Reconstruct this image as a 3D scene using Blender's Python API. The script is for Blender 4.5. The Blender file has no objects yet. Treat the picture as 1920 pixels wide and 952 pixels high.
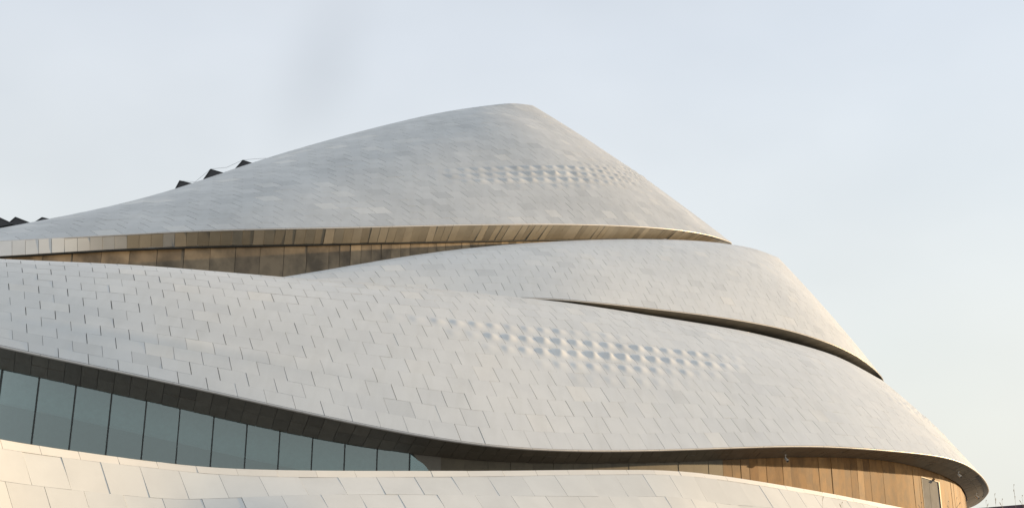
import bpy, math, random
import numpy as np
from mathutils import Vector

random.seed(7)
rng = np.random.default_rng(7)
scene = bpy.context.scene
COL = scene.collection

# ------------------------------------------------------------------ camera
F = 1950.0                      # focal length in photo pixels (photo is 1920 wide)
PITCH = math.radians(15.6)
EYE = np.array([0.0, 0.0, 1.6])
cam = bpy.data.cameras.new('camera')
cam.sensor_width = 36.0
cam.lens = 36.0 * F / 1920.0
cam.clip_start = 0.1
cam.clip_end = 5000.0
cam_o = bpy.data.objects.new('camera', cam)
COL.objects.link(cam_o)
cam_o.location = EYE
cam_o.rotation_euler = (math.radians(90) + PITCH, 0, 0)
scene.camera = cam_o

# ------------------------------------------------------------------ light
SUN_EL = math.radians(9.0)
SUN_AZ = math.radians(24.0)     # angle from +X (right of the photo) towards +Y (behind the building)
sdir = Vector((math.cos(SUN_EL) * math.cos(SUN_AZ), math.cos(SUN_EL) * math.sin(SUN_AZ), math.sin(SUN_EL)))
w = bpy.data.worlds.new('World')
scene.world = w
w.use_nodes = True
nt = w.node_tree
nt.nodes.clear()
wout = nt.nodes.new('ShaderNodeOutputWorld')
bg = nt.nodes.new('ShaderNodeBackground')
sky = nt.nodes.new('ShaderNodeTexSky')
sky.sky_type = 'NISHITA'
sky.sun_disc = False
sky.sun_elevation = SUN_EL
sky.sun_rotation = math.radians(90) - SUN_AZ
sky.air_density = 1.0
sky.dust_density = 0.3
sky.ozone_density = 1.0
bg.inputs['Strength'].default_value = 0.15
# a thin, even veil of high cloud over the whole sky, slightly streaky
tc = nt.nodes.new('ShaderNodeTexCoord')
mp = nt.nodes.new('ShaderNodeMapping')
mp.inputs['Scale'].default_value = (1.6, 2.2, 2.6)
nz = nt.nodes.new('ShaderNodeTexNoise')
nz.inputs['Scale'].default_value = 1.7
nz.inputs['Detail'].default_value = 4.0
nz.inputs['Roughness'].default_value = 0.5
vr = nt.nodes.new('ShaderNodeMapRange')
vr.inputs['From Min'].default_value = 0.3
vr.inputs['From Max'].default_value = 0.7
vr.inputs['To Min'].default_value = 0.74
vr.inputs['To Max'].default_value = 0.84
mix = nt.nodes.new('ShaderNodeMix')
mix.data_type = 'RGBA'
nt.links.new(tc.outputs['Generated'], mp.inputs['Vector'])
nt.links.new(mp.outputs['Vector'], nz.inputs['Vector'])
nt.links.new(nz.outputs['Fac'], vr.inputs['Value'])
sx = nt.nodes.new('ShaderNodeSeparateXYZ')
nt.links.new(tc.outputs['Generated'], sx.inputs[0])
thin = nt.nodes.new('ShaderNodeMapRange')          # the veil is seen more thinly overhead than near the horizon
thin.inputs['From Min'].default_value = 0.05
thin.inputs['From Max'].default_value = 1.0
thin.inputs['To Min'].default_value = 1.22
thin.inputs['To Max'].default_value = 0.6
nt.links.new(sx.outputs['Z'], thin.inputs['Value'])
veil = nt.nodes.new('ShaderNodeValToRGB')         # warm white low down, cooler higher up
veil.color_ramp.elements[0].position = 0.0
veil.color_ramp.elements[0].color = (.480, .482, .440, 1)
veil.color_ramp.elements[1].position = 0.45
veil.color_ramp.elements[1].color = (.490, .516, .550, 1)
nt.links.new(sx.outputs['Z'], veil.inputs[0])
vs_ = nt.nodes.new('ShaderNodeVectorMath'); vs_.operation = 'SCALE'
nz2 = nt.nodes.new('ShaderNodeTexNoise')
nz2.inputs['Scale'].default_value = 3.0
nz2.inputs['Detail'].default_value = 3.0
nt.links.new(mp.outputs['Vector'], nz2.inputs['Vector'])
vr2 = nt.nodes.new('ShaderNodeMapRange')
vr2.inputs['From Min'].default_value = 0.3
vr2.inputs['From Max'].default_value = 0.7
vr2.inputs['To Min'].default_value = 9.6
vr2.inputs['To Max'].default_value = 10.1
nt.links.new(nz2.outputs['Fac'], vr2.inputs['Value'])
nt.links.new(veil.outputs['Color'], vs_.inputs[0])
nt.links.new(vr2.outputs['Result'], vs_.inputs['Scale'])
# one faint grey wisp high up, left of the summit
wm = nt.nodes.new('ShaderNodeMapping'); wm.vector_type = 'TEXTURE'
wm.inputs['Location'].default_value = (-.176, .886, .428)
wm.inputs['Rotation'].default_value = (0, math.radians(28), 0)
wm.inputs['Scale'].default_value = (.052, .4, .118)
wg = nt.nodes.new('ShaderNodeTexGradient'); wg.gradient_type = 'SPHERICAL'
wr = nt.nodes.new('ShaderNodeMapRange'); wr.interpolation_type = 'SMOOTHSTEP'
wr.inputs['To Min'].default_value = 1.0
wr.inputs['To Max'].default_value = 0.905
wsc = nt.nodes.new('ShaderNodeVectorMath'); wsc.operation = 'SCALE'
nt.links.new(tc.outputs['Generated'], wm.inputs['Vector'])
nt.links.new(wm.outputs['Vector'], wg.inputs['Vector'])
nt.links.new(wg.outputs['Fac'], wr.inputs['Value'])
nt.links.new(vs_.outputs[0], wsc.inputs[0])
nt.links.new(wr.outputs['Result'], wsc.inputs['Scale'])
nt.links.new(wsc.outputs[0], mix.inputs[7])
vm_ = nt.nodes.new('ShaderNodeMath'); vm_.operation = 'MULTIPLY'; vm_.use_clamp = True
nt.links.new(vr.outputs['Result'], vm_.inputs[0])
nt.links.new(thin.outputs['Result'], vm_.inputs[1])
nt.links.new(vm_.outputs[0], mix.inputs[0])
nt.links.new(sky.outputs['Color'], mix.inputs[6])
nt.links.new(mix.outputs[2], bg.inputs['Color'])
nt.links.new(bg.outputs['Background'], wout.inputs['Surface'])

sun = bpy.data.lights.new('sun', 'SUN')
sun.energy = 4.6
sun.angle = math.radians(0.5)
sun.color = (1.0, 0.71, 0.39)
sun_o = bpy.data.objects.new('sun', sun)
COL.objects.link(sun_o)
sun_o.rotation_euler = sdir.to_track_quat('Z', 'Y').to_euler()

scene.view_settings.view_transform = 'Standard'
scene.view_settings.look = 'None'
scene.view_settings.gamma = 1.0
scene.view_settings.exposure = 0.25

# ------------------------------------------------------------------ helpers
def at(px, py, Y):
    """World point on the photo ray (px, py) at forward distance Y (arrays welcome)."""
    px, py, Y = np.broadcast_arrays(np.asarray(px, float), np.asarray(py, float), np.asarray(Y, float))
    a = (px - 960.0) / F
    b = -(py - 476.0) / F
    dy = math.cos(PITCH) - math.sin(PITCH) * b
    dz = math.sin(PITCH) + math.cos(PITCH) * b
    return np.stack([a / dy * Y, Y, EYE[2] + dz / dy * Y], -1)

def project(P):
    P = np.asarray(P, float) - EYE
    d = P[..., 1] * math.cos(PITCH) + P[..., 2] * math.sin(PITCH)
    u = -P[..., 1] * math.sin(PITCH) + P[..., 2] * math.cos(PITCH)
    return 960 + F * P[..., 0] / d, 476 - F * u / d

def unit(v):
    return v / np.maximum(np.linalg.norm(v, axis=-1, keepdims=True), 1e-9)

class Spline:
    """Natural cubic spline through rows of Y at knots x."""
    def __init__(self, x, y):
        self.x = np.asarray(x, float)
        self.y = np.asarray(y, float)
        if self.y.ndim == 1:
            self.y = self.y[:, None]
        n = len(self.x)
        h = np.diff(self.x)
        A = np.eye(n)
        r = np.zeros_like(self.y)
        for i in range(1, n - 1):
            A[i, i - 1], A[i, i], A[i, i + 1] = h[i - 1], 2 * (h[i - 1] + h[i]), h[i]
            r[i] = 6 * ((self.y[i + 1] - self.y[i]) / h[i] - (self.y[i] - self.y[i - 1]) / h[i - 1])
        self.m = np.linalg.solve(A, r)
    def __call__(self, q):
        q = np.asarray(q, float)
        i = np.clip(np.searchsorted(self.x, q) - 1, 0, len(self.x) - 2)
        h = self.x[i + 1] - self.x[i]
        a = ((self.x[i + 1] - q) / h)[..., None]
        b = ((q - self.x[i]) / h)[..., None]
        hh = (h * h)[..., None]
        return a * self.y[i] + b * self.y[i + 1] + ((a ** 3 - a) * self.m[i] + (b ** 3 - b) * self.m[i + 1]) * hh / 6

def pchip(pts):
    """Monotone cubic through (x, y) pairs, linear beyond the ends."""
    p = np.array(pts, float)
    x, y = p[:, 0], p[:, 1]
    h = np.diff(x)
    d = np.diff(y) / h
    m = np.zeros(len(x))
    m[0], m[-1] = d[0], d[-1]
    for i in range(1, len(x) - 1):
        if d[i - 1] * d[i] > 0:
            w1, w2 = 2 * h[i] + h[i - 1], h[i] + 2 * h[i - 1]
            m[i] = (w1 + w2) / (w1 / d[i - 1] + w2 / d[i])
    def f(q):
        q = np.asarray(q, float)
        i = np.clip(np.searchsorted(x, q) - 1, 0, len(x) - 2)
        t = (q - x[i]) / h[i]
        tc_ = np.clip(t, 0, 1)
        r = ((1 + 2 * tc_) * (1 - tc_) ** 2 * y[i] + tc_ * (1 - tc_) ** 2 * h[i] * m[i]
             + tc_ ** 2 * (3 - 2 * tc_) * y[i + 1] + tc_ ** 2 * (tc_ - 1) * h[i] * m[i + 1])
        return r + np.where(t < 0, t * h[i] * m[0], 0) + np.where(t > 1, (t - 1) * h[i] * m[-1], 0)
    return f

def mesh_obj(name, V, Fc, mat, parent=None, smooth=False, sharp=None, origin=None):
    V = np.asarray(V, float).reshape(-1, 3)
    o0 = np.zeros(3) if origin is None else np.asarray(origin, float)
    me = bpy.data.meshes.new(name)
    me.from_pydata((V - o0).tolist(), [], [tuple(int(i) for i in f) for f in Fc])
    if mat is not None:
        me.materials.append(mat)
    if smooth:
        me.polygons.foreach_set('use_smooth', [True] * len(me.polygons))
        if sharp:
            me.set_sharp_from_angle(angle=math.radians(sharp))
    me.update()
    o = bpy.data.objects.new(name, me)
    COL.objects.link(o)
    if parent is not None:
        o.parent = parent
        base = parent.get('_org')
        base = np.array(base) if base is not None else np.zeros(3)
        o.location = o0 - base
    else:
        o.location = o0
    o['_org'] = o0.tolist()
    return o

def empty(name, loc, label=None, cat=None, group=None):
    o = bpy.data.objects.new(name, None)
    COL.objects.link(o)
    o.empty_display_size = 0.5
    o.location = loc
    o['_org'] = list(map(float, loc))
    tag(o, label, cat, group)
    return o

def tag(o, label=None, cat=None, group=None, kind=None):
    if label: o['label'] = label
    if cat: o['category'] = cat
    if group: o['group'] = group
    if kind: o['kind'] = kind
    return o

class Bag:
    """Collects pieces that end up joined in one mesh."""
    def __init__(self):
        self.V, self.F, self.n = [], [], 0
    def add(self, V, Fc):
        V = np.asarray(V, float).reshape(-1, 3)
        self.V.append(V)
        self.F += [tuple(int(i) + self.n for i in f) for f in Fc]
        self.n += len(V)
    def build(self, name, mat, parent=None, **k):
        return mesh_obj(name, np.concatenate(self.V), self.F, mat, parent, **k)

def box_vf(c, ax, ay, az):
    """Box round centre c with half axes ax, ay, az (vectors)."""
    c, ax, ay, az = (np.asarray(v, float) for v in (c, ax, ay, az))
    V = [c + sx * ax + sy * ay + sz * az for sz in (-1, 1) for sy in (-1, 1) for sx in (-1, 1)]
    return V, [(0, 2, 3, 1), (4, 5, 7, 6), (0, 1, 5, 4), (2, 6, 7, 3), (0, 4, 6, 2), (1, 3, 7, 5)]

def tube_vf(pts, rad, n=6):
    pts = np.asarray(pts, float)
    rad = np.broadcast_to(np.asarray(rad, float), (len(pts),))
    tan = unit(np.gradient(pts, axis=0))
    V, Fc = [], []
    for p, t, r in zip(pts, tan, rad):
        a = np.cross(t, [0, 0, 1.0])
        if np.linalg.norm(a) < 1e-3: a = np.cross(t, [0, 1.0, 0])
        a = unit(a); b = np.cross(t, a)
        for k in range(n):
            th = 2 * math.pi * k / n
            V.append(p + r * (math.cos(th) * a + math.sin(th) * b))
    m = len(pts)
    for i in range(m - 1):
        for k in range(n):
            k2 = (k + 1) % n
            Fc.append((i * n + k, i * n + k2, (i + 1) * n + k2, (i + 1) * n + k))
    Fc.append(tuple(reversed(range(n))))
    Fc.append(tuple((m - 1) * n + k for k in range(n)))
    return V, Fc

# ------------------------------------------------------------------ materials
def new_mat(name):
    m = bpy.data.materials.new(name)
    m.use_nodes = True
    t = m.node_tree
    t.nodes.clear()
    out = t.nodes.new('ShaderNodeOutputMaterial')
    b = t.nodes.new('ShaderNodeBsdfPrincipled')
    t.links.new(b.outputs['BSDF'], out.inputs['Surface'])
    return m, t, b, out

def rnd_node(t):
    """One random number per piece: per object, and per island inside joined meshes."""
    oi = t.nodes.new('ShaderNodeObjectInfo')
    ge = t.nodes.new('ShaderNodeNewGeometry')
    ad = t.nodes.new('ShaderNodeMath'); ad.operation = 'ADD'
    fr = t.nodes.new('ShaderNodeMath'); fr.operation = 'FRACT'
    t.links.new(oi.outputs['Random'], ad.inputs[0])
    t.links.new(ge.outputs['Random Per Island'], ad.inputs[1])
    t.links.new(ad.outputs[0], fr.inputs[0])
    return fr.outputs[0], ge

def ramp(t, src, stops, interp='LINEAR'):
    r = t.nodes.new('ShaderNodeValToRGB')
    r.color_ramp.interpolation = interp
    e = r.color_ramp.elements
    while len(e) < len(stops): e.new(0.5)
    for el, (p, c) in zip(e, stops):
        el.position = p
        el.color = (c[0], c[1], c[2], 1)
    t.links.new(src, r.inputs[0])
    return r.outputs[0]

def noise(t, ge, rnd, scale, detail=3, stretch=(1, 1, 1), rough=0.55):
    """World-space noise, shifted per piece so that pieces do not continue each other."""
    vm = t.nodes.new('ShaderNodeVectorMath'); vm.operation = 'MULTIPLY'
    vm.inputs[1].default_value = stretch
    t.links.new(ge.outputs['Position'], vm.inputs[0])
    va = t.nodes.new('ShaderNodeVectorMath'); va.operation = 'ADD'
    t.links.new(vm.outputs[0], va.inputs[0])
    if rnd is not None:
        ml = t.nodes.new('ShaderNodeMath'); ml.operation = 'MULTIPLY'; ml.inputs[1].default_value = 61.0
        t.links.new(rnd, ml.inputs[0])
        t.links.new(ml.outputs[0], va.inputs[1])
    n = t.nodes.new('ShaderNodeTexNoise')
    n.inputs['Scale'].default_value = scale
    n.inputs['Detail'].default_value = detail
    n.inputs['Roughness'].default_value = rough
    t.links.new(va.outputs[0], n.inputs['Vector'])
    return n.outputs['Fac']

def mixc(t, fac, a, b, mode='MIX'):
    m = t.nodes.new('ShaderNodeMix'); m.data_type = 'RGBA'; m.blend_type = mode
    for i, v in ((0, fac), (6, a), (7, b)):
        if hasattr(v, 'links'): t.links.new(v, m.inputs[i])
        else: m.inputs[i].default_value = v if i == 0 else (*v, 1)
    return m.outputs[2]

def panel_mat(name, stops, metallic, rough, dirt=0.10, dirt_scale=0.7, stretch=(1, 1, 1), bump=0.0, wide=0.0):
    m, t, b, out = new_mat(name)
    r, ge = rnd_node(t)
    c = ramp(t, r, stops)
    n = noise(t, ge, r, dirt_scale, 4, stretch)
    d = ramp(t, n, [(0.36, (1 - dirt,) * 3), (0.62, (1, 1, 1))])
    col = mixc(t, 1.0, c, d, 'MULTIPLY')
    if wide:                                         # broad weathering that runs across many panels
        wn = noise(t, ge, None, 0.16, 4)
        col = mixc(t, 1.0, col, ramp(t, wn, [(0.35, (1 - wide,) * 3), (0.62, (1, 1, 1))]), 'MULTIPLY')
        rs = noise(t, ge, None, 1.0, 5, (1.7, 0.35, 0.22), 0.6)      # rain streaks down the slope
        col = mixc(t, 1.0, col, ramp(t, rs, [(0.32, (.955, .953, .945)), (0.55, (1, 1, 1))]), 'MULTIPLY')
    t.links.new(col, b.inputs['Base Color'])
    b.inputs['Metallic'].default_value = metallic
    b.inputs['Specular IOR Level'].default_value = 0.2 if 'wall_panel' in name else 0.5
    rr = t.nodes.new('ShaderNodeMapRange')
    rr.inputs['To Min'].default_value = rough - 0.06
    rr.inputs['To Max'].default_value = rough + 0.06
    t.links.new(n, rr.inputs['Value'])
    t.links.new(rr.outputs['Result'], b.inputs['Roughness'])
    if bump:
        bp = t.nodes.new('ShaderNodeBump')
        bp.inputs['Strength'].default_value = bump
        bp.inputs['Distance'].default_value = 0.02
        t.links.new(noise(t, ge, r, 2.2, 2), bp.inputs['Height'])
        t.links.new(bp.outputs[0], b.inputs['Normal'])
    return m

def flat_mat(name, col, rough=0.6, metallic=0.0, var=0.12, scale=3.0):
    m, t, b, out = new_mat(name)
    ge = t.nodes.new('ShaderNodeNewGeometry')
    n = noise(t, ge, None, scale, 4)
    c = ramp(t, n, [(0.3, [x * (1 - var) for x in col]), (0.7, [min(1, x * (1 + var)) for x in col])])
    t.links.new(c, b.inputs['Base Color'])
    b.inputs['Roughness'].default_value = rough
    b.inputs['Metallic'].default_value = metallic
    return m

ALU = [(0.0, (.675, .675, .65)), (0.06, (.73, .729, .705)), (0.5, (.742, .74, .712)), (0.94, (.754, .75, .72)), (0.97, (.775, .763, .722)), (1.0, (.80, .78, .728))]
M_alu = panel_mat('white_aluminium_panel', ALU, 0.30, 0.40, 0.05, 0.5, bump=0.03, wide=0.05)
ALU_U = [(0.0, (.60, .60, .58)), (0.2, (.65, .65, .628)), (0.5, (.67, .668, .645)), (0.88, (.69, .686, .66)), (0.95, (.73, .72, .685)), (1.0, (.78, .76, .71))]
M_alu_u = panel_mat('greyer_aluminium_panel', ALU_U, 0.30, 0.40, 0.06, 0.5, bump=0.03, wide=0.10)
M_par = panel_mat('cream_wall_panel', [(0, (.68, .685, .665)), (.5, (.705, .71, .69)), (1, (.73, .735, .71))], 0.0, 0.55, 0.06, 0.8)
M_cop = panel_mat('pale_coping_panel', [(0, (.77, .75, .71)), (1, (.81, .79, .745))], 0.0, 0.5, 0.04, 0.8)
M_drk = panel_mat('shade_toned_bronze_panel', [(0, (.13, .11, .075)), (1, (.17, .145, .10))], 0.1, 0.55, 0.3, 1.2)  # golden wall under the soffit, its shade put into the base colour
M_mid = panel_mat('half_lit_toned_wall_panel', [(0, (.24, .14, .062)), (1, (.33, .195, .085))], 0.05, 0.55, 0.4, 1.0)  # step between shaded and sunlit golden wall, half light put into the colour
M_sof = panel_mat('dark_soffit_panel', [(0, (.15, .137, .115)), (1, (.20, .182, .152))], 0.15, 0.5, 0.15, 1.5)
M_fas = panel_mat('bronze_tinted_fascia_panel', [(0, (.45, .40, .315)), (.4, (.54, .48, .375)), (.7, (.60, .535, .42)), (1, (.66, .59, .47))], 0.25, 0.38, 0.12, 0.8)
M_fas_pale = panel_mat('silver_fascia_panel', [(0, (.66, .66, .64)), (.8, (.73, .73, .71)), (1, (.78, .75, .69))], 0.25, 0.40, 0.06, 0.8)
M_brz = panel_mat('weathered_bronze_panel', [(0, (.23, .175, .115)), (.5, (.30, .23, .15)), (1, (.37, .285, .185))], 0.15, 0.5, 0.6, 0.55, (1.0, 1.0, 0.9))
M_gold = panel_mat('golden_metal_wall_panel', [(0, (.32, .165, .056)), (.5, (.375, .20, .072)), (1, (.44, .245, .095))], 0.0, 0.6, 0.45, 1.1, (1.2, 1.2, 0.8))
M_back = flat_mat('dark_substrate', (.10, .10, .105), 0.8)
M_trim = flat_mat('pale_metal_trim', (.62, .60, .57), 0.4, 0.3, 0.05)
M_dark = flat_mat('black_metal', (.025, .027, .028), 0.45, 0.2)
M_mull = flat_mat('dark_mullion', (.03, .035, .037), 0.4, 0.3)
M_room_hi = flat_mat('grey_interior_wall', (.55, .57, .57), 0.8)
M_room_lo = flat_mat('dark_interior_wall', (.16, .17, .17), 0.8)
M_sky = flat_mat('smoked_glass', (.02, .018, .018), 0.5)
M_deck = flat_mat('walkway_paving', (.14, .135, .13), 0.8)
M_white = flat_mat('white_enamel', (.8, .8, .78), 0.35)
M_doorp = flat_mat('pale_door_paint', (.21, .206, .198), 0.8, 0, 0.18, 1.2)
M_straw = flat_mat('dry_straw', (.40, .30, .19), 0.8, 0, 0.3, 8)
M_slate = flat_mat('dark_purplish_stone', (.10, .065, .085), 0.7, 0, 0.3, 3)

def glass_mat():
    m, t, b, out = new_mat('tinted_facade_glass')
    t.nodes.remove(b)
    tr = t.nodes.new('ShaderNodeBsdfTransparent'); tr.inputs['Color'].default_value = (.40, .58, .60, 1)
    gl = t.nodes.new('ShaderNodeBsdfGlossy'); gl.inputs['Roughness'].default_value = 0.02
    gl.inputs['Color'].default_value = (.80, .94, .99, 1)
    fr = t.nodes.new('ShaderNodeFresnel'); fr.inputs['IOR'].default_value = 2.55
    mx = t.nodes.new('ShaderNodeMixShader')
    t.links.new(fr.outputs[0], mx.inputs[0])
    t.links.new(tr.outputs[0], mx.inputs[1])
    t.links.new(gl.outputs[0], mx.inputs[2])
    t.links.new(mx.outputs[0], out.inputs['Surface'])
    return m
M_glass = glass_mat()

# ------------------------------------------------------------------ ground
def ground_mat():
    m, t, b, out = new_mat('plaza_and_grass')
    ge = t.nodes.new('ShaderNodeNewGeometry')
    n = noise(t, ge, None, 0.02, 5)
    c = ramp(t, n, [(0.36, (.12, .12, .06)), (0.44, (.28, .25, .19)), (0.52, (.38, .36, .33))])
    t.links.new(c, b.inputs['Base Color'])
    b.inputs['Roughness'].default_value = 0.9
    return m
g = 1500.0
gr = mesh_obj('ground', [(-g, -g, 0), (g, -g, 0), (g, g, 0), (-g, g, 0)], [(0, 1, 2, 3)], ground_mat())
tag(gr, 'flat paved and grassy ground round the theatre', None, None, 'structure')

# ------------------------------------------------------------------ shells
class Shell:
    """A curved roof shell. Columns run from a lip up to a crest and over it; every column is a quadratic curve."""
    def __init__(self, cols, kc, scale_v=None, roof_drop=0.012, ext=12.0):
        Pb = np.array([c[0] for c in cols]); Pc = np.array([c[1] for c in cols]); Pt = np.array([c[2] for c in cols])
        L = np.concatenate([[0], np.cumsum(np.linalg.norm(np.diff(Pb, axis=0), axis=1))])
        self.L = L
        self.sb, self.sc, self.st = Spline(L, Pb), Spline(L, Pc), Spline(L, Pt)
        self.ext, self.drop = ext, roof_drop
        self.U = np.linspace(0, L[-1], 500)
        T = np.linspace(0, 2, 161)                    # t in 0..1 lip to crest, 1..2 over the crest
        G = self.raw(self.U[:, None] + 0 * T[None], 0 * self.U[:, None] + T[None])
        S = np.concatenate([np.zeros((len(self.U), 1)), np.cumsum(np.linalg.norm(np.diff(G, axis=1), axis=2), axis=1)], 1)
        self.crest = S[:, 80]
        if scale_v:                                   # rows as a fraction of lip-to-crest length
            S = S / self.crest[:, None] * scale_v
            self.vcrest = np.full(len(self.U), float(scale_v))
        else:
            self.vcrest = self.crest
        self.V = np.linspace(0, (self.vcrest + (4.0 if not scale_v else 3.6)).max(), 300)
        self.T = np.array([np.interp(self.V, S[i], T) for i in range(len(self.U))])
        self.bump = None
    def raw(self, u, t):
        b, c, p = self.sb(u), self.sc(u), self.st(u)
        t1 = np.clip(t, 0, 1)[..., None]
        q = (1 - t1) ** 2 * b + 2 * t1 * (1 - t1) * c + t1 ** 2 * p
        e = np.clip(t - 1, 0, None)[..., None] * self.ext
        r = unit(p - EYE)
        q = q + r * e
        q[..., 2] -= (self.drop * e ** 2)[..., 0]
        return q
    def tt(self, u, v):
        iu = np.clip(u / self.U[-1] * (len(self.U) - 1), 0, len(self.U) - 1.001)
        iv = np.clip(v / self.V[-1] * (len(self.V) - 1), 0, len(self.V) - 1.001)
        a, b = iu.astype(int), iv.astype(int)
        fa, fb = iu - a, iv - b
        T = self.T
        return (1 - fa) * ((1 - fb) * T[a, b] + fb * T[a, b + 1]) + fa * ((1 - fb) * T[a + 1, b] + fb * T[a + 1, b + 1])
    def P(self, u, v):
        u, v = np.broadcast_arrays(np.asarray(u, float), np.asarray(v, float))
        return self.raw(u, self.tt(u, v))
    def N(self, u, v):
        u, v = np.broadcast_arrays(np.asarray(u, float), np.asarray(v, float))
        du, dv = 0.15, self.V[-1] * 0.008
        a = self.P(np.minimum(u + du, self.L[-1]), v) - self.P(np.maximum(u - du, 0), v)
        b = self.P(u, np.minimum(v + dv, self.V[-1])) - self.P(u, np.maximum(v - dv, 0))
        return unit(np.cross(a, b))
    def crest_at(self, u):
        return np.interp(u, self.U, self.vcrest)

class Ruled:
    """Straight lines between two rails given as 3D point rows over a common parameter u; v runs 0..1."""
    def __init__(self, u, A, B, flip=1):
        self.a, self.b = Spline(u, A), Spline(u, B)
        self.L = np.asarray(u, float); self.flip = flip
    def P(self, u, v):
        u, v = np.broadcast_arrays(np.asarray(u, float), np.asarray(v, float))
        return (1 - v)[..., None] * self.a(u) + v[..., None] * self.b(u)
    def N(self, u, v):
        u, v = np.broadcast_arrays(np.asarray(u, float), np.asarray(v, float))
        a = self.P(np.minimum(u + .1, self.L[-1]), v) - self.P(np.maximum(u - .1, self.L[0]), v)
        b = self.b(u) - self.a(u)
        return self.flip * unit(np.cross(a, b))

def panel_geo(S, u0, u1, v0, v1, nu=2, nv=2, thick=0.06, gu=0.02, gv=0.008, off=0.0, tilt=0.0, bump=0.0, fold=None):
    """One cladding panel on surface S: a slightly tilted plate with its own edges."""
    um, vm = (u0 + u1) / 2, (v0 + v1) / 2
    lu = np.linalg.norm(S.P(u1, vm) - S.P(u0, vm)); lv = np.linalg.norm(S.P(um, v1) - S.P(um, v0))
    eu, ev = min(.2, gu / max(lu, .05) / 2), min(.2, gv / max(lv, .05) / 2)
    xi, et = np.linspace(eu, 1 - eu, nu + 1), np.linspace(ev, 1 - ev, nv + 1)
    X, E = np.meshgrid(xi, et, indexing='ij')
    P = S.P(u0 + (u1 - u0) * X, v0 + (v1 - v0) * E)
    N = S.N(u0 + (u1 - u0) * X, v0 + (v1 - v0) * E)
    h = off + tilt * (rng.normal() * (X - .5) + rng.normal() * (E - .5) + 0.4 * rng.normal()) * 2
    if bump:
        ss = lambda a, b, x: (lambda q: q * q * (3 - 2 * q))(np.clip((x - a) / (b - a), 0, 1))
        h = h + bump * ss(.06, .38, X) * (1 - ss(.40, .92, X)) * ss(.10, .60, E) * (1 - ss(.64, .92, E))
    if fold is not None:
        vv_ = v0 + (v1 - v0) * E; uu_ = u0 + (u1 - u0) * X
        h = h - fold[0] * np.exp(-((vv_ - fold[1]) / fold[2]) ** 2) * np.exp(-((uu_ - fold[3]) / fold[4]) ** 2)
    O = P + N * h[..., None]
    n1, n2 = nu + 1, nv + 1
    idx = np.arange(n1 * n2).reshape(n1, n2)
    V = list(O.reshape(-1, 3))
    Fc = [(idx[i, j], idx[i + 1, j], idx[i + 1, j + 1], idx[i, j + 1]) for i in range(nu) for j in range(nv)]
    ring = [(i, 0) for i in range(nu)] + [(nu, j) for j in range(nv)] + [(i, nv) for i in range(nu, 0, -1)] + [(0, j) for j in range(nv, 0, -1)]
    base = len(V)
    for (i, j) in ring: V.append(O[i, j] - N[i, j] * thick)
    m = len(ring)
    for k in range(m):
        a, b = ring[k], ring[(k + 1) % m]
        Fc.append((idx[a], base + k, base + (k + 1) % m, idx[b]))
    V = np.array(V)
    a_, b_ = project(O[[0, -1, -1, 0], [0, 0, -1, -1]])
    area = 0.5 * abs(sum(a_[k] * b_[(k + 1) % 4] - a_[(k + 1) % 4] * b_[k] for k in range(4)))
    face = float(np.dot(unit(N[nu // 2, nv // 2]), unit(EYE - P[nu // 2, nv // 2])))
    inside = (a_.max() > -20) and (a_.min() < 1940) and (b_.min() < 972) and (b_.max() > -20)
    return V, Fc, area, face, inside

def lay(pieces, name, mat, parent, limit=300, field=None, smooth=True):
    """The pieces that show largest become objects of their own, the rest one joined part of kind stuff."""
    pieces = sorted(pieces, key=lambda p: -(p[2] if (p[4] and p[3] > 0) else 0))
    for V, Fc, *_ in pieces[:limit]:
        c = V.mean(axis=0)
        mesh_obj(name, V, Fc, mat, parent, smooth, 40, origin=c)
    rest = pieces[limit:]
    if rest:
        bag = Bag()
        for V, Fc, *_ in rest: bag.add(V, Fc)
        o = bag.build(field or name, mat, parent, smooth=smooth, sharp=40)
        o['kind'] = 'stuff'

def grid_obj(S, name, mat, parent, us, vs, off):
    Ug, Vg = np.meshgrid(us, vs, indexing='ij')
    P = S.P(Ug, Vg) + S.N(Ug, Vg) * off
    n1, n2 = Ug.shape
    idx = np.arange(n1 * n2).reshape(n1, n2)
    Fc = [(idx[i, j], idx[i + 1, j], idx[i + 1, j + 1], idx[i, j + 1]) for i in range(n1 - 1) for j in range(n2 - 1)]
    return mesh_obj(name, P.reshape(-1, 3), Fc, mat, parent, True)

def make_cols(front, lip, top, shift, kc, back):
    cols = []
    for (pb, Yb, pt, Yt), sh in zip(front, shift):
        b = at(pb, lip(pb), Yb); p = at(pt, top(pt), Yt)
        c = at(pt + sh, top(pt + sh), Yb + kc * (Yt - Yb))
        cols.append((b, c, p))
    for (pb, yb, Yb, pt, yt, Yt) in back:
        b = at(pb, yb, Yb); p = at(pt, yt, Yt)
        sh = shift[-1]
        c = at(pt + sh * .95, yt + (top(front[-1][2] + sh) - top(front[-1][2])) * .97, Yb + kc * (Yt - Yb))
        cols.append((b, c, p))
    return cols

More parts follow.
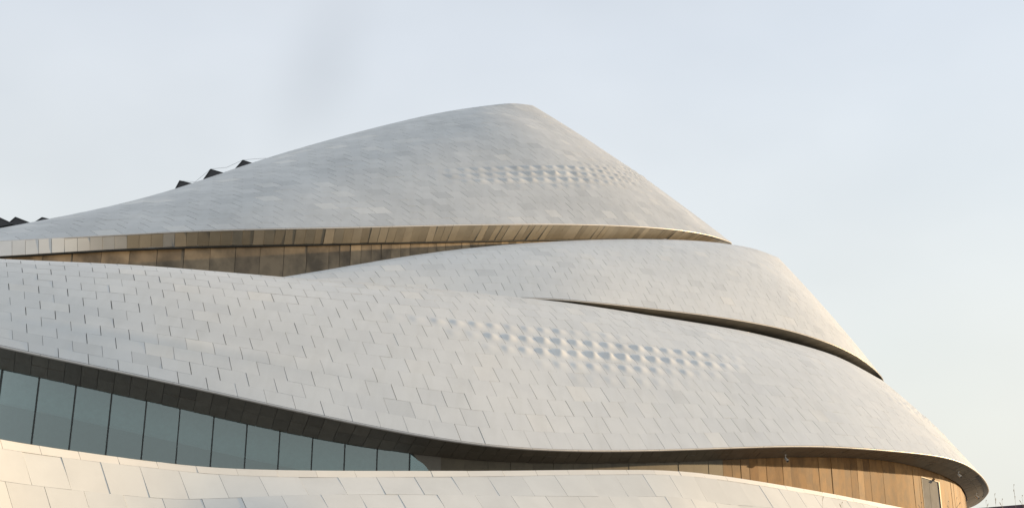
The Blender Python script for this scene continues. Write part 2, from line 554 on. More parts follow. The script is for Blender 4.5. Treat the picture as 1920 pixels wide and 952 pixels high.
# ---- traced outlines (photo pixels) and distances (metres)
lipL = pchip([(-200, 602), (0, 648), (150, 680), (300, 712), (450, 745), (600, 778), (750, 808), (900, 832), (1000, 840.5), (1100, 844), (1250, 842.5), (1400, 837.5), (1480, 836), (1550, 836.5), (1650, 842.5), (1720, 849), (1777, 858), (1800, 865.5), (1820, 875), (1834, 885), (1845, 897), (1851, 907), (1854, 915)])
topL = pchip([(-200, 473), (0, 485), (150, 491), (300, 500), (450, 513), (570, 521), (700, 531), (850, 545), (1000, 560), (1100, 572), (1200, 588), (1300, 604), (1400, 621.5), (1440, 630.5), (1500, 646), (1557, 663.5), (1616, 691), (1655, 714), (1700, 748), (1750, 788), (1785, 820), (1805, 841), (1820, 857), (1835, 877), (1849, 898), (1854, 915)])
frontL = [(-160, 46.4, -175, 52.2), (0, 47, -15, 53.2), (300, 48.1, 260, 56.2), (600, 49.9, 500, 60.5), (900, 52.8, 740, 66), (1100, 56.6, 895, 70.3), (1300, 61.6, 1060, 75), (1450, 66, 1195, 79.3), (1550, 69.3, 1290, 82.7), (1650, 73.2, 1392, 87), (1720, 76.7, 1478, 91), (1780, 80.2, 1560, 95), (1820, 83.6, 1612, 98.5), (1845, 87.6, 1645, 102), (1854, 92.5, 1655, 106)]
backL = [(1852, 925, 98, 1648, 722, 111), (1838, 940, 104, 1626, 732, 117), (1796, 957, 111, 1575, 740, 124), (1705, 971, 118, 1500, 745, 131)]
shiftL = [5, 5, 10, 20, 40, 50, 62, 72, 80, 90, 98, 106, 112, 118, 121]

lipM = pchip([(300, 560), (540, 562), (700, 563), (850, 562), (950, 560.5), (980, 558.5), (1040, 561), (1100, 565.3), (1200, 575.8), (1300, 587.5), (1362, 596.3), (1442, 610.5), (1505, 626), (1560, 645), (1614, 672), (1645, 697), (1657, 714)])
topM = pchip([(300, 548), (400, 536), (480, 526), (540, 518), (600, 508), (700, 490), (800, 475), (900, 463), (1000, 455), (1100, 450), (1200, 448), (1300, 451), (1370, 458), (1420, 468), (1460, 484), (1490, 507), (1530, 550), (1570, 598), (1610, 645), (1640, 682), (1657, 713)])
frontM = [(400, 60, 390, 61.5), (540, 63, 500, 65.5), (700, 67, 640, 71), (850, 71, 785, 77), (990, 74.3, 915, 82.5), (1100, 77, 1005, 86.5), (1200, 80.5, 1085, 90.5), (1300, 84.5, 1165, 95), (1400, 89, 1250, 100), (1480, 93, 1315, 104.5), (1560, 97.5, 1380, 109), (1610, 101.5, 1420, 112.5), (1645, 106, 1450, 115.5), (1657, 112, 1460, 119)]
backM = [(1648, 720, 119, 1452, 493, 126), (1620, 728, 126, 1425, 502, 133), (1560, 737, 134, 1380, 512, 140)]
shiftM = [5, 8, 12, 20, 30, 40, 50, 62, 75, 88, 100, 110, 118, 121]

lipU = pchip([(-220, 466), (-100, 458), (0, 452), (100, 447), (200, 441), (270, 436.5), (400, 431.5), (500, 429), (600, 427), (750, 423.5), (900, 421), (1000, 420), (1100, 421), (1200, 425), (1280, 432), (1330, 441), (1360, 450), (1372, 456)])
topU = pchip([(-260, 464), (-90, 442), (0, 428), (100, 408), (200, 388), (260, 374), (340, 350), (420, 322), (500, 297), (600, 267), (700, 240), (800, 217), (850, 207), (920, 197.5), (965, 194), (1000, 199), (1030, 215), (1090, 249), (1160, 293), (1220, 338), (1270, 376), (1320, 412), (1350, 436), (1372, 456)])
frontU = [(-160, 62.8, -230, 66), (0, 65.1, -90, 68.8), (200, 68.2, 60, 71.9), (400, 71.3, 190, 75.8), (600, 75.2, 320, 82), (800, 81, 470, 90), (950, 86.5, 600, 97), (1100, 93.5, 740, 104.5), (1200, 99, 840, 109.5), (1280, 104.5, 915, 113.5), (1335, 110.5, 962, 117), (1362, 116, 988, 119.5), (1372, 123, 1000, 123)]
backU = [(1366, 462, 130, 993, 206, 128), (1342, 466, 139, 975, 215, 134), (1285, 474, 150, 930, 226, 142)]
shiftU = [40, 60, 80, 95, 110, 120, 130, 140, 148, 156, 164, 170, 174]

shellL = Shell(make_cols(frontL, lipL, topL, shiftL, 0.62, backL), 0.62, 14)
shellM = Shell(make_cols(frontM, lipM, topM, shiftM, 0.62, backM), 0.62)
shellU = Shell(make_cols(frontU, lipU, topU, shiftU, 0.62, backU), 0.62)

root = empty('theatre_building', at(960, 900, 70) * [1, 1, 0], 'large curving theatre of stacked white aluminium shells with a dark window band', 'theatre')

def window01(x, a, b, soft):
    return max(0.0, min(1, (x - a) / soft)) * max(0.0, min(1, (b - x) / soft))

def bump_L(r, px, py):
    env = {8: (.08, 690, 1230), 7: (.17, 830, 1420), 6: (.19, 900, 1430), 5: (.10, 960, 1410), 4: (.04, 1000, 1380)}.get(r)
    a = env[0] * window01(px, env[1], env[2], 150) if env else 0
    if r in (6, 7, 8) and px > 1640: a = max(a, .08 * window01(px, 1640, 1860, 60))
    return a
def bump_U(r, px, py):
    d = (py - (328 + 0.00012 * (px - 1000) ** 2)) / 24.0
    return .26 * max(0, 1 - d * d) * window01(px, 800, 1290, 240)
def bump_M(r, px, py):
    return 0.0

def clad(S, name, rowh, width, mat, bumpf, part, start, limit, vmax_extra, gv_special=None, fold=None):
    pieces = []
    vmax = S.V[-1] - .01
    r = 0
    v = 0.0
    umax = S.L[-1] * 0.985
    while v < vmax - 1e-6:
        v1 = min(v + rowh, vmax)
        u = start - (0.5 * width if r % 2 else 0.0)
        while u < umax:
            u0, u1 = max(u, 0.0), min(u + width, umax)
            u += width
            if u1 - u0 < 0.1: continue
            ca, cb = S.crest_at(u0), S.crest_at(u1)
            if v > max(ca, cb) + vmax_extra: continue
            um, vm = (u0 + u1) / 2, (v + v1) / 2
            n = S.N(um, vm); p = S.P(um, vm)
            if np.dot(n, unit(EYE - p)) < -0.35: continue
            px, py = project(p)
            b = bumpf(r, px, py) * (1 + .22 * max(-1.5, min(1.5, rng.normal())))
            big = rng.random()
            gu = 0.048 if big < .15 else (0.030 if big < .55 else 0.016)
            gv = 0.030 if (gv_special is not None and r in gv_special) else (0.010 if big < .05 else 0.002)
            if b > 0.02:
                pc = panel_geo(S, u0, u1, v, v1, 10, 8, .07, gu, gv, .0, .002, b)
            else:
                pc = panel_geo(S, u0, u1, v, v1, 3, 4 if fold else 2, .12 if fold else .07, gu, gv, .0, .0019, fold=fold)
            pieces.append(pc)
        v = v1
        r += 1
    lay(pieces, name, mat, part, limit, name + '_field')
    return pieces

def shell_part(S, name):
    # the closed underlay: from the lip to well behind the crest
    us = np.linspace(0, S.L[-1], 160); ts = np.linspace(0, 1.9, 56)
    Ug, Tg = np.meshgrid(us, ts, indexing='ij')
    P = S.raw(Ug, Tg)
    n = unit(np.cross(np.gradient(P, axis=0), np.gradient(P, axis=1)))
    P = P - n * .075
    n1, n2 = Ug.shape
    idx = np.arange(n1 * n2).reshape(n1, n2)
    Fc = [(idx[i, j], idx[i + 1, j], idx[i + 1, j + 1], idx[i, j + 1]) for i in range(n1 - 1) for j in range(n2 - 1)]
    return mesh_obj(name, P.reshape(-1, 3), Fc, M_back, root, True)

partL = shell_part(shellL, 'lower_shell')
partM = shell_part(shellM, 'middle_shell')
partU = shell_part(shellU, 'upper_shell')
nL = clad(shellL, 'facade_panel', 1.0, 1.38, M_alu, bump_L, partL, -0.4, 300, 3.2, (10, 12), (-.09, 3.5, .6, float(np.interp(480, [f[0] for f in frontL], shellL.L[:15])), 9.0))
nM = clad(shellM, 'facade_panel', 1.05, 1.55, M_alu, bump_M, partM, -0.2, 300, 3.0)
nU = clad(shellU, 'facade_panel', 1.15, 1.60, M_alu_u, bump_U, partU, -0.3, 300, 3.0)
print('panels', len(nL), len(nM), len(nU))

# rounded edge trims along the lips
def edge_trim(S, part, mat, r=0.065):
    u = -0.4
    while u < S.L[-1] * .98:
        us = np.linspace(max(0, u) + .012, min(u + 3.04, S.L[-1] * .985) - .012, 8)
        u += 3.04
        if us[-1] - us[0] < .2: continue
        n = S.N(us, 0 * us)
        P = S.P(us, 0 * us + r * .5 * (1 if S is not shellL else .8)) - n * r * 0.8
        V, Fc = tube_vf(P, r, 8)
        mesh_obj('edge_trim', V, Fc, mat, part, True, 50, origin=P[0])
for S, p in ((shellL, partL), (shellM, partM), (shellU, partU)):
    edge_trim(S, p, M_trim, .045 if S is shellM else .065)

# ------------------------------------------------------------------ soffits
# lower shell: soffit from the lip to the head of the glass and of the golden wall
innL_y = pchip([(-160, 657), (0, 691.5), (100, 713), (200, 735), (300, 757), (400, 779), (500, 801), (600, 823), (700, 842), (800, 854), (900, 862), (1000, 866.5), (1100, 868), (1200, 867.5), (1300, 864), (1400, 859.5), (1500, 856.5), (1560, 856.5), (1600, 858), (1680, 866), (1715, 873.5), (1749, 883.5), (1777, 895), (1798, 908), (1809, 921), (1813, 932)])
innL = [(-165, 48.6), (-4, 49.2), (293, 50.3), (583, 52.1), (878, 55), (1083, 58.8), (1283, 63.8), (1425, 68.2), (1515, 71.5), (1600, 75.2), (1672, 78.5), (1735, 81.6), (1780, 84.6), (1803, 87.6), (1813, 91.5)]
innL_back = [(1811, 947, 96.5), (1798, 960, 101.5), (1755, 972, 107.5), (1675, 983, 113.5)]
iL = np.array([at(p, innL_y(p), Y) for p, Y in innL] + [at(*q) for q in innL_back])
lipP = lambda S: S.sb(S.L)
sofL = Ruled(shellL.L, lipP(shellL), iL, flip=-1)
def soffit(S, R, name, pname, mat, width, rows, start, back_mat, part_parent, tilt=.004, thick=.04, limit=300, alt=None):
    us = np.linspace(0, S.L[-1] * .985, 200)
    part = grid_obj(R, name, back_mat, part_parent, us, np.linspace(0, 1, 5), -0.05)
    pcs, alts = [], []
    for j in range(rows):
        u = start
        while u < S.L[-1] * .98:
            u0, u1 = max(u, 0), u + width; u += width
            if u1 - u0 < .1: continue
            use_alt = alt is not None and project(R.P(u0, .5))[0] < rng.uniform(130, 330)
            (alts if use_alt else pcs).append(panel_geo(R, u0, u1, 0.02 + .98 * j / rows, 0.02 + .98 * (j + 1) / rows, 2, 1, thick, .02, .015, 0, tilt))
    lay(pcs, pname, mat, part, limit, pname + '_field')
    lay(alts, pname, alt, part, limit, pname + '_field')
    return part
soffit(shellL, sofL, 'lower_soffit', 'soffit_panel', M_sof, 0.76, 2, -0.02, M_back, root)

# middle shell: short soffit that tucks in behind the lower shell's crest, then a dark wall
lm = lipP(shellM)
tan = unit(np.gradient(lm, axis=0)) * [1, 1, 0]
inw = unit(np.cross([0, 0, 1.0], tan))
iM = lm + inw * 2.6 + [0, 0, -0.35]
sofM = Ruled(shellM.L, lm, iM, flip=-1)
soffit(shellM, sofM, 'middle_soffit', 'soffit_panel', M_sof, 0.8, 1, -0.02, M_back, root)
wM = Ruled(shellM.L, iM, iM - [0, 0, 6.0], flip=-1)
grid_obj(wM, 'recessed_wall', M_brz, root, np.linspace(0, shellM.L[-1], 120), np.linspace(0, 1, 3), 0)

# upper shell: tilted fascia of bronze tinted panels
fasU_y = pchip([(-170, 488), (0, 480), (100, 474), (210, 467.5), (300, 463), (430, 460), (600, 457), (750, 454), (900, 451), (1000, 449.5), (1100, 448), (1200, 447.5), (1260, 449), (1310, 453), (1345, 458), (1360, 463)])
fasU = [(-160, 62.2), (0, 64.8), (200, 68.7), (398, 72.7), (594, 76.9), (790, 82.8), (932, 88.3), (1080, 95.1), (1180, 100.4), (1260, 105.8), (1316, 111.7), (1344, 117), (1356, 123.5)]
fasU_back = [(1351, 470, 130), (1328, 475, 138.5), (1270, 482, 149)]
iU = np.array([at(p, fasU_y(p), Y) for p, Y in fasU] + [at(*q) for q in fasU_back])
sofU = Ruled(shellU.L, lipP(shellU), iU, flip=-1)
soffit(shellU, sofU, 'upper_fascia', 'fascia_panel', M_fas, 0.80, 1, -0.05, M_back, root, tilt=.007, alt=M_fas_pale)

# bronze wall below the upper fascia
topW = iU + unit(np.gradient(iU, axis=0))[:, [1, 0, 2]] * [-1, 1, 0] * 0.35 + [0, 0, -0.02]
wallU = Ruled(shellU.L, topW, topW - [0, 0, 9.0], flip=-1)
part_wU = grid_obj(wallU, 'bronze_wall', M_back, root, np.linspace(0, shellU.L[-1] * .98, 120), np.linspace(0, 1, 4), -0.06)
pcs, u, k = [], 0.1, 0
while u < shellU.L[-1] * .95:
    px, _ = project(wallU.P(u, 0.2))
    wd = 1.85 if px < 610 else 0.95
    pcs.append(panel_geo(wallU, u, u + wd, 0.0, 1.0, 2, 2, .05, .03, .02, 0, .006))
    u += wd
lay(pcs, 'wall_panel', M_brz, part_wU, 300)
# dark shadow-gap bar under the fascia
V, Fc = tube_vf(iU[:-1] + [0, 0.12, -0.03], 0.10, 6)
mesh_obj('gap_seal', V, Fc, M_dark, part_wU, True)

# ------------------------------------------------------------------ wall and glass below the lower shell
topG = iL + [0, 0, 0.0]
tg = unit(np.gradient(iL, axis=0)) * [1, 1, 0]
inwL = unit(np.cross([0, 0, 1.0], tg))
topG = iL + inwL * 0.12 + [0, 0, 0.3]
BASE = 1.0
botG = topG.copy(); botG[:, 2] = BASE
botG = botG - inwL * 0.0
wallL = Ruled(shellL.L, topG, botG, flip=-1)
ug = np.linspace(0, shellL.L[-1], 4000)
pxg, pyg = project(wallL.P(ug, 0 * ug + 0.25))
lim = int(np.argmax(pxg))
u_at = lambda px: float(np.interp(px, pxg[:lim], ug[:lim]))

glz = empty('glazing', at(300, 820, 48), None); glz.parent = root
glz.location = np.array(glz['_org']) - np.array(root['_org'])
mpx = [-82, -6, 65, 135, 203, 269, 333, 397, 460, 522, 584, 645, 706, 767]
mu = [u_at(p) for p in mpx]
for a, b in zip(mu[:-1], mu[1:]):
    V, Fc, *_ = panel_geo(wallL, a, b, 0.004, 1.0, 2, 1, .03, .05, .0, 0, .008)
    mesh_obj('glass_pane', V, Fc, M_glass, glz, False, origin=V.mean(axis=0))
for a in mu:
    V, Fc, *_ = panel_geo(wallL, a - .035, a + .035, 0.0, 1.0, 1, 1, .10, 0, 0, .02, 0)
    o = mesh_obj('mullion', V, Fc, M_mull, glz, False, origin=V.mean(axis=0))
# head rail of the glass
us = np.linspace(mu[0], u_at(800), 80)
V, Fc = tube_vf(wallL.P(us, 0 * us + .0) + [0, -0.02, -0.05], 0.07, 6)
mesh_obj('head_rail', V, Fc, M_mull, glz, True)

def poly_piece(name, pts, mat, parent, thick=.03, off=0.0):
    """Flat-ish polygon on the wall surface from (photo x, photo y) corners."""
    us_ = []
    for px, py in pts:
        u_ = u_at(px)
        a, b = wallL.P(u_, 0.0), wallL.P(u_, 1.0)
        vs = np.linspace(0, 1, 400)
        _, yy = project(a[None] * (1 - vs)[:, None] + b[None] * vs[:, None])
        us_.append((u_, float(np.interp(py, yy, vs))))
    U_ = np.array(us_)
    P = wallL.P(U_[:, 0], U_[:, 1]); N = wallL.N(U_[:, 0], U_[:, 1])
    n = len(P)
    V = np.concatenate([P + N * off, P + N * (off - thick)])
    Fc = [tuple(range(n))[::-1], tuple(range(n, 2 * n))] + [(k, (k + 1) % n, n + (k + 1) % n, n + k) for k in range(n)]
    return mesh_obj(name, V, Fc, mat, parent, False, origin=V.mean(axis=0))
curve_end = [(783, 861.5), (788, 864), (793, 867.5), (798, 872), (802, 877), (806, 883), (809, 889), (811, 896), (812, 930)]
poly_piece('glass_pane', [(769, 930), (769, 851)] + curve_end, M_glass, glz)
part_wL = grid_obj(wallL, 'golden_wall', M_back, root, np.linspace(u_at(835), shellL.L[-1], 120), np.linspace(0, 1, 3), -0.06)
poly_piece('return_panel', [(770, 846), (826, 851), (826, 930), (813.5, 930)] + [(x - 1.0, y) for x, y in curve_end[::-1]], M_sof, part_wL, off=.012)

# interior seen through the glass
iwall = wallL.P(np.array(mu + [u_at(840), u_at(920)]), np.zeros(len(mu) + 2))
nn = len(iwall)
tgi = unit(np.gradient(iwall, axis=0)) * [1, 1, 0]
inn = unit(np.cross([0, 0, 1.0], tgi))
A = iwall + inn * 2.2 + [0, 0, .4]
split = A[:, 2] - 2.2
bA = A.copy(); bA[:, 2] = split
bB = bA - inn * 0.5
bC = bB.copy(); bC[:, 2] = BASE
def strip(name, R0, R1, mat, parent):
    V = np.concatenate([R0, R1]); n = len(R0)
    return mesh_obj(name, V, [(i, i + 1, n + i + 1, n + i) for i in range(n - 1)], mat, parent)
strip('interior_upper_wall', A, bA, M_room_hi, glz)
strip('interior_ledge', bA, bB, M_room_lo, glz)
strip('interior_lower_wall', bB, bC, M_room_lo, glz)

# golden wall panels, painted shade at left, with a recessed door near the nose
dpx = (1729, 1763)
ud = (u_at(dpx[0]), u_at(dpx[1]))
pcs, dark_pcs, mid_pcs = [], [], []
u = u_at(824)
while u < shellL.L[-1] * .95:
    px, _ = project(wallL.P(u, .2))
    wd = 1.35 if px < 1340 else 0.88
    if u < ud[0] - .02 and u + wd > ud[0]: wd = ud[0] - u
    if abs(u - ud[0]) < .03:
        wd = ud[1] - ud[0]
        a, b = wallL.P(u, 0.0), wallL.P(u, 1.0)
        vs = np.linspace(0, 1, 600); _, yy = project(a[None] * (1 - vs)[:, None] + b[None] * vs[:, None])
        vd = float(np.interp(892.5, yy, vs))
        pcs.append(panel_geo(wallL, u, u + wd, 0.0, vd, 2, 1, .05, .015, .01, 0, .004))
        door = empty('door', wallL.P(u + wd / 2, 1.0)); door.parent = root
        door.location = np.array(door['_org']) - np.array(root['_org'])
        V, Fc, *_ = panel_geo(wallL, u + .02, u + wd * .42 - .02, vd + .01, 1.0, 1, 1, .02, .01, .0, -.035, 0)
        mesh_obj('door_leaf', V, Fc, M_doorp, door, origin=V.mean(axis=0))
        V, Fc, *_ = panel_geo(wallL, u + wd * .42, u + wd - .02, vd + .01, 1.0, 1, 1, .02, .01, .0, -.035, 0)
        mesh_obj('door_leaf', V, Fc, M_doorp, door, origin=V.mean(axis=0))
        for (ua, ub) in ((u - .01, u + .035), (u + wd - .20, u + wd + .01)):
            V, Fc, *_ = panel_geo(wallL, ua, ub, vd, 1.0, 1, 1, .40, 0, 0, .02, 0)
            mesh_obj('door_jamb', V, Fc, M_dark, door, origin=V.mean(axis=0))
        hp = wallL.P(u + wd * .42 + .12, vd + (1 - vd) * .42) + wallL.N(u + wd * .5, .5) * .03
        V, Fc = tube_vf([hp + [0, 0, .12], hp - [0, 0, .12]], .02, 6)
        mesh_obj('handle', V, Fc, M_dark, door, origin=hp)
        V, Fc, *_ = panel_geo(wallL, u + .04, u + wd - .205, vd - .001, vd + .008, 1, 1, .40, 0, 0, .02, 0)
        mesh_obj('door_head', V, Fc, M_dark, door, origin=V.mean(axis=0))
    else:
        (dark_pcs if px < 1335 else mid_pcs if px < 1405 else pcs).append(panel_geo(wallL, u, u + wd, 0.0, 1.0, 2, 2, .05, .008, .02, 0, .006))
    u += wd
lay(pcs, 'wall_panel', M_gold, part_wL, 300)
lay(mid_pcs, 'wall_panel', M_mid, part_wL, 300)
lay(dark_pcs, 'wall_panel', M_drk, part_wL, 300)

# black drain slot in the soffit near the nose
vv = 0.10
lipx = project(sofL.P(ug, 0 * ug + .1))[0]
ltop = int(np.argmax(lipx))
us = np.linspace(float(np.interp(1834, lipx[:ltop], ug[:ltop])), ug[ltop] + 5.0, 16)
slot = Bag()
P0 = sofL.P(us, 0 * us + .07); P1 = sofL.P(us, 0 * us + .24); n_ = sofL.N(us, 0 * us + .1)
V = np.concatenate([P0 + n_ * .02, P1 + n_ * .02, P0 - n_ * .03, P1 - n_ * .03]); m_ = len(us)
Fc = [(i, i + 1, m_ + i + 1, m_ + i) for i in range(m_ - 1)] + [(i, 2 * m_ + i, 2 * m_ + i + 1, i + 1) for i in range(m_ - 1)] + [(m_ + i, m_ + i + 1, 3 * m_ + i + 1, 3 * m_ + i) for i in range(m_ - 1)]
mesh_obj('drain_slot', V, Fc, M_dark, root)

# ------------------------------------------------------------------ spotlights hanging under the soffit
def spotlight(px, py, label):
    # find the soffit point under this photo position
    uu = np.linspace(0, shellL.L[15], 1500); vv_ = np.linspace(.1, .95, 30)
    A_, B_ = np.meshgrid(uu, vv_, indexing='ij')
    P = sofL.P(A_, B_); qx, qy = project(P)
    i = np.unravel_index(np.argmin((qx - px) ** 2 + (qy - py) ** 2), qx.shape)
    p = P[i]
    t = empty('spotlight', p, label, 'spotlight', 'small spotlights under the lower soffit')
    V, Fc = tube_vf([p + [0, 0, .02], p + [0, 0, -.22]], .022, 8)
    mesh_obj('stem', V, Fc, M_white, t, True, 40, origin=p)
    c = p + np.array([0.03, -.02, -.30]); ax = unit(np.array([.35, -.5, -.6]))
    V, Fc = tube_vf([c - ax * .16, c - ax * .12, c + ax * .10, c + ax * .17], [.05, .085, .10, .11], 10)
    mesh_obj('lamp_head', V, Fc, M_white, t, True, 40, origin=c)
    V, Fc = tube_vf([c + ax * .165, c + ax * .18], [.095, .095], 10)
    mesh_obj('lens', V, Fc, M_dark, t, True, 40, origin=c)
    V, Fc = box_vf(p + [0, 0, -.01], [.07, 0, 0], [0, .07, 0], [0, 0, .015])
    mesh_obj('mounting_plate', V, Fc, M_white, t, origin=p)
spotlight(1473, 852, 'small white spotlight under the soffit above the golden wall, farthest from the door')
spotlight(1797, 884, 'small white spotlight on the dark soffit just above and right of the door')
spotlight(1831, 924, 'small white spotlight on the soffit nose beside the black drain slot')

# ------------------------------------------------------------------ glazed pyramids on the roof ridge
rt = Spline([f[2] for f in frontU], np.array([[f[3]] for f in frontU]))
def pyramid(px, py, foot_l, foot_r, dY):
    """Skylight pyramid: tip at (px, py), base edge from foot_l to foot_r in the photo, standing behind the ridge."""
    Y = float(rt(px)[0]) + dY
    tip = at(px, py, Y)
    L_, R_ = at(foot_l[0], foot_l[1], Y - .4), at(foot_r[0], foot_r[1], Y - .4)
    e = R_ - L_
    dep = unit(np.array([tip[0], tip[1], 0.0])) * np.linalg.norm(e) * .8 + [0, 0, .1]
    B = [L_, R_, R_ + dep, L_ + dep]
    o = empty('skylight', L_); o.parent = root
    o.location = np.array(o['_org']) - np.array(root['_org'])
    for k in range(4):
        a, b = B[k], B[(k + 1) % 4]
        n = unit(np.cross(b - a, tip - a))
        V = [a, b, tip, a - n * .04, b - n * .04, tip - n * .04]
        mesh_obj('glass_pane', V, [(0, 1, 2), (5, 4, 3), (0, 3, 4, 1), (1, 4, 5, 2), (2, 5, 3, 0)], M_sky, o, origin=a)
    bag = Bag()
    for k in range(4):
        bag.add(*tube_vf([B[k], tip], .05, 5)); bag.add(*tube_vf([B[k], B[(k + 1) % 4]], .05, 5))
    bag.build('frame', M_dark, o)
pyramid(337, 339, (328, 356), (362, 345), 1.0)
pyramid(395, 317.5, (380, 339), (420, 325), 1.0)
pyramid(455.5, 300.5, (440, 318), (478, 308), 1.0)
pyramid(-6, 406, (-40, 432), (24, 420), 1.2)
pyramid(29, 407.5, (10, 424), (58, 419), 1.2)
pyramid(79, 408, (62, 419), (96, 412), 1.0)
# thin safety wire between the tips
cw = [(337, 339), (366, 341), (395, 317), (425, 314), (455, 300.3), (478, 298), (506, 296.5)]
Ys = [float(rt(x)[0]) + 1.0 for x, _ in cw]
cwp = np.array([at(x, y, Y) for (x, y), Y in zip(cw, Ys)])
V, Fc = tube_vf(cwp, .012, 4)
mesh_obj('safety_wire', V, Fc, M_dark, root)

# ------------------------------------------------------------------ parapet wall in front
capT = pchip([(-160, 793), (0, 822.5), (75, 835), (150, 846), (235, 857.5), (300, 865.5), (370, 873), (440, 877.5), (540, 880.5), (700, 881.8), (850, 881.8), (1000, 881), (1080, 880), (1170, 880), (1250, 881.3), (1310, 886), (1400, 898), (1480, 911), (1560, 925), (1640, 940.5), (1720, 957), (1800, 975)])
capB = lambda p: capT(p) + np.interp(p, [-160, 0, 300, 560, 900, 1280, 1800], [19, 17.5, 12.5, 13, 11, 8, 7])
row1 = pchip([(-160, 875), (0, 900), (35, 905.5), (160, 920), (240, 928), (345, 935), (420, 933), (600, 926.5), (700, 926), (850, 927), (1000, 929), (1270, 931), (1300, 937), (1450, 952), (1600, 978), (1800, 1012)])
pY = pchip([(-160, 27.4), (0, 29.4), (150, 31.1), (300, 32.7), (540, 34.9), (850, 38.4), (1100, 41.6), (1250, 43.9), (1400, 47), (1560, 51.5), (1720, 57), (1800, 60)])
pxs = np.array([-160, -80, 0, 75, 150, 225, 300, 370, 440, 540, 640, 740, 850, 950, 1050, 1150, 1250, 1310, 1400, 1480, 1560, 1640, 1720, 1800], float)
rT = at(pxs, capT(pxs), pY(pxs))
lean = np.interp(pxs, [-160, 0, 200, 500, 1000, 1300, 1800], [.15, .2, .35, .8, .8, .5, .5])
rB = at(pxs + 5, capB(pxs + 5), pY(pxs) - .03)
s1 = np.interp(pxs, [-160, 0, 300, 700, 1000, 1300, 1800], [17, 18, 20, 18, 26, 26, 30])
r1 = at(pxs + 5 + s1, row1(pxs + 5 + s1), pY(pxs) - .03 - lean)
d1 = r1 - rB
r2 = r1 + d1 * 1.06
r3 = r2 + d1 * 1.1
k_ = (r3[:, 2] + 0.3) / np.maximum(.2, -d1[:, 2])
r4 = r3 + d1 * k_[:, None]
pL = np.concatenate([[0], np.cumsum(np.linalg.norm(np.diff(rT, axis=0), axis=1))])
par = empty('parapet_wall', [rT[10][0], rT[10][1], 0], 'low sunlit cream panelled parapet wall sweeping across the bottom in front of the windows', 'parapet')
pwk = pL
def par_rows(R0, R1, name, width, start, thick, nrow=1, mat=M_par, tilt=.0035):
    R = Ruled(pL, R0, R1, flip=-1)
    for j in range(nrow):
        u = start + (width / 2 if j % 2 else 0)
        while u < pL[-1]:
            wd = width * float(np.interp(u, [0, pwk[2], pwk[6], pwk[11], pwk[15], pwk[-1]], [.74, .76, .84, 1.03, .98, .95]))
            u0, u1 = max(0, u), min(u + wd, pL[-1]); u += wd
            if u1 - u0 < .1: continue
            q = rng.random()
            gu = .020 if q < .25 else (.012 if q < .7 else .008)
            V, Fc, *_ = panel_geo(R, u0, u1, j / nrow, (j + 1) / nrow, 3, 2, thick, gu, .006, 0, tilt)
            mesh_obj(name, V, Fc, mat, par, True, 40, origin=V.mean(axis=0))
    return R
par_rows(rT, rB, 'coping_panel', 1.48, -.9, .30, tilt=.002, mat=M_cop)
par_rows(rB, r1, 'wall_panel', 1.48, -.35, .06)
par_rows(r1, r2, 'wall_panel', 1.48, -1.1, .06)
par_rows(r2, r3, 'wall_panel', 1.48, -.35, .06)
Rb = Ruled(pL, rB, r3, flip=-1)
core = grid_obj(Rb, 'wall_core', M_back, par, np.linspace(0, pL[-1], 90), np.linspace(0, 1, 6), -.075)
Rg = Ruled(pL, r3, r4, flip=-1)
grid_obj(Rg, 'wall_base', M_par, par, np.linspace(0, pL[-1], 90), np.linspace(0, 1, 3), -.02)
# back face of the parapet and its top
tp = unit(np.gradient(rT, axis=0)) * [1, 1, 0]
ip = unit(np.cross([0, 0, 1.0], tp))
rK = rT + ip * .35
strip('coping_top', rT + [0, 0, -.004], rK + [0, 0, -.03], M_par, par)
dk = rK.copy(); dk[:, 2] = np.maximum(.5, dk[:, 2] - 1.15)
strip('back_face', rK + [0, 0, -.03], dk, M_par, par)

# walkway between parapet and theatre wall
uu = np.linspace(u_at(-120), u_at(1800), len(dk))
far = wallL.P(uu, 0 * uu); far[:, 2] = dk[:, 2]; far += [0, .6, 0]
wk = strip('walkway', dk, far, M_deck, None)
tag(wk, 'paved walkway behind the parapet', None, None, 'structure')

# ------------------------------------------------------------------ low dark wall at the right edge
wl = empty('stone_wall', at(1900, 950, 34) * [1, 1, 0], 'dark purplish stone wall top at the bottom right corner below dry plants', 'wall')
a, b = at(1815, 953.5, 36), at(2300, 915, 33)
bdir = unit((b - a) * [1, 1, 0]); nrm = np.array([-bdir[1], bdir[0], 0])
nst = 12
for k in range(nst):
    p, q = a + (b - a) * (k / nst), a + (b - a) * ((k + 1) / nst)
    e = (q - p) * .5 * .985
    V, Fc = box_vf((p + q) / 2 - [0, 0, .07], e, nrm * .25, [0, 0, .07])
    mesh_obj('coping_stone', V, Fc, M_slate, wl, origin=(p + q) / 2)
V = []
for pt in (a, b):
    for s in (-.2, .2):
        V += [pt + nrm * s - [0, 0, .14], np.array([*(pt + nrm * s)[:2], -.1])]
mesh_obj('wall_body', V, [(0, 4, 5, 1), (2, 3, 7, 6), (0, 2, 6, 4), (0, 1, 3, 2), (4, 6, 7, 5)], M_slate, wl)

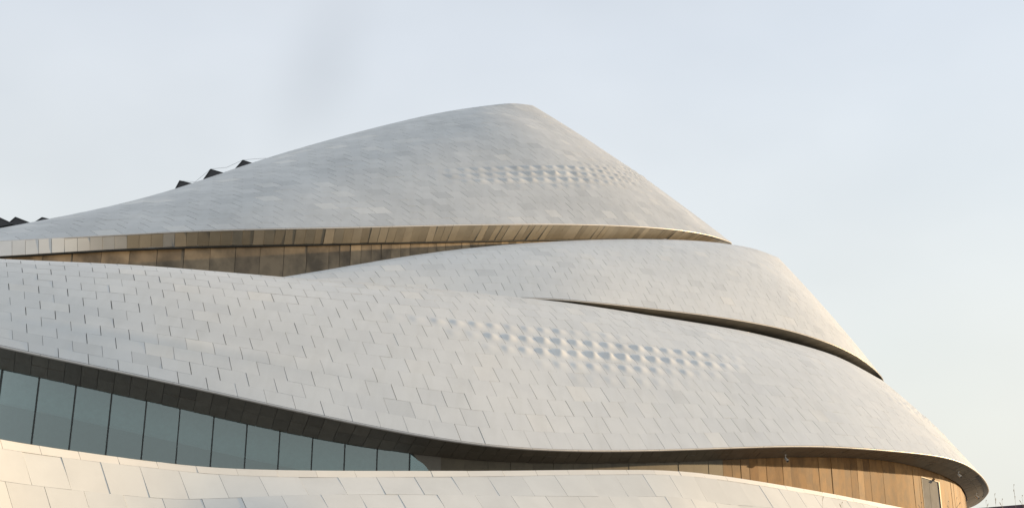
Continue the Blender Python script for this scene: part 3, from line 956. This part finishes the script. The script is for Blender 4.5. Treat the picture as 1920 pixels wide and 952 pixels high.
# ------------------------------------------------------------------ dry plant stalks in the foreground
def stalk(px, py, Y, label, seeds=3, bend=.1, group='dry plant stalks in the foreground'):
    tip = at(px, py, Y)
    base = np.array([tip[0] - bend * 1.2, tip[1] + .05, 0.0])
    t = empty('dry_stalk', base, label, 'plant', group)
    s = np.linspace(0, 1, 9)
    pts = base[None] * (1 - s)[:, None] + tip[None] * s[:, None]
    pts[:, 0] += bend * np.sin(s * 2.6) * .5
    V, Fc = tube_vf(pts, np.linspace(.005, .0015, 9), 5)
    mesh_obj('stem', V, Fc, M_straw, t, True, origin=base)
    for k in range(seeds):
        f = 1 - .045 * k * (1 + .5 * random.random())
        c = base + (tip - base) * f + np.array([bend * math.sin(f * 2.6) * .5, 0, 0])
        d = np.array([random.uniform(-.06, .06), random.uniform(-.03, .03), .05 + random.uniform(0, .04)])
        if k == 0: d = np.array([.01, 0, .03])
        V, Fc = tube_vf([c, c + d * .7], [.003, .003], 4)
        bag = Bag(); bag.add(V, Fc)
        cc = c + d
        bag.add(*tube_vf([cc - d * .35, cc - d * .1, cc + d * .15, cc + d * .4], [.002, .0065, .006, .0015], 6))
        bag.build('seed_head', M_straw, t, origin=base)
    for k in range(2):
        f = .55 + .2 * k
        c = base + (tip - base) * f + np.array([bend * math.sin(f * 2.6) * .5, 0, 0])
        sx = random.choice((-1, 1))
        V = [c, c + [sx * .10, 0, .14], c + [sx * .22, 0, .10], c + [sx * .11, .01, .10]]
        mesh_obj('leaf', V, [(0, 1, 3), (1, 2, 3)], M_straw, t, origin=base)
stalk(1896, 911, 20, 'tallest dry stalk with a bent tip against the sky at right', 3, .18)
stalk(1867, 928, 20, 'thin dry stalk between the shell nose and the tallest stalk', 2, -.08)
stalk(1915, 931, 20, 'dry stalk at the right edge of the photo above the dark wall', 3, .05)
stalk(1876, 938, 19, 'short dry stalk just above the dark wall top', 4, .1)
stalk(1851, 940, 21, 'short dry stalk right beside the shell nose', 4, -.1)
stalk(1538, 924, 20, 'dry hooked stalk in front of the cream parapet, left of the other stalks', 2, .12)
stalk(1577, 944, 19, 'dry stalk tip just above the bottom edge before the cream parapet', 3, .05)
stalk(1730, 944, 20, 'dry stalk tip in front of the door', 4, -.1)
stalk(1775, 942, 20, 'dry stalk in front of the golden wall right of the door', 4, .1)
stalk(1795, 935, 20, 'taller dry stalk in front of the golden wall near the nose', 4, -.06)
stalk(1811, 942, 21, 'dry stalk in front of the corner of the golden wall', 3, .06)

for o in list(bpy.data.objects):
    if '_org' in o: del o['_org']
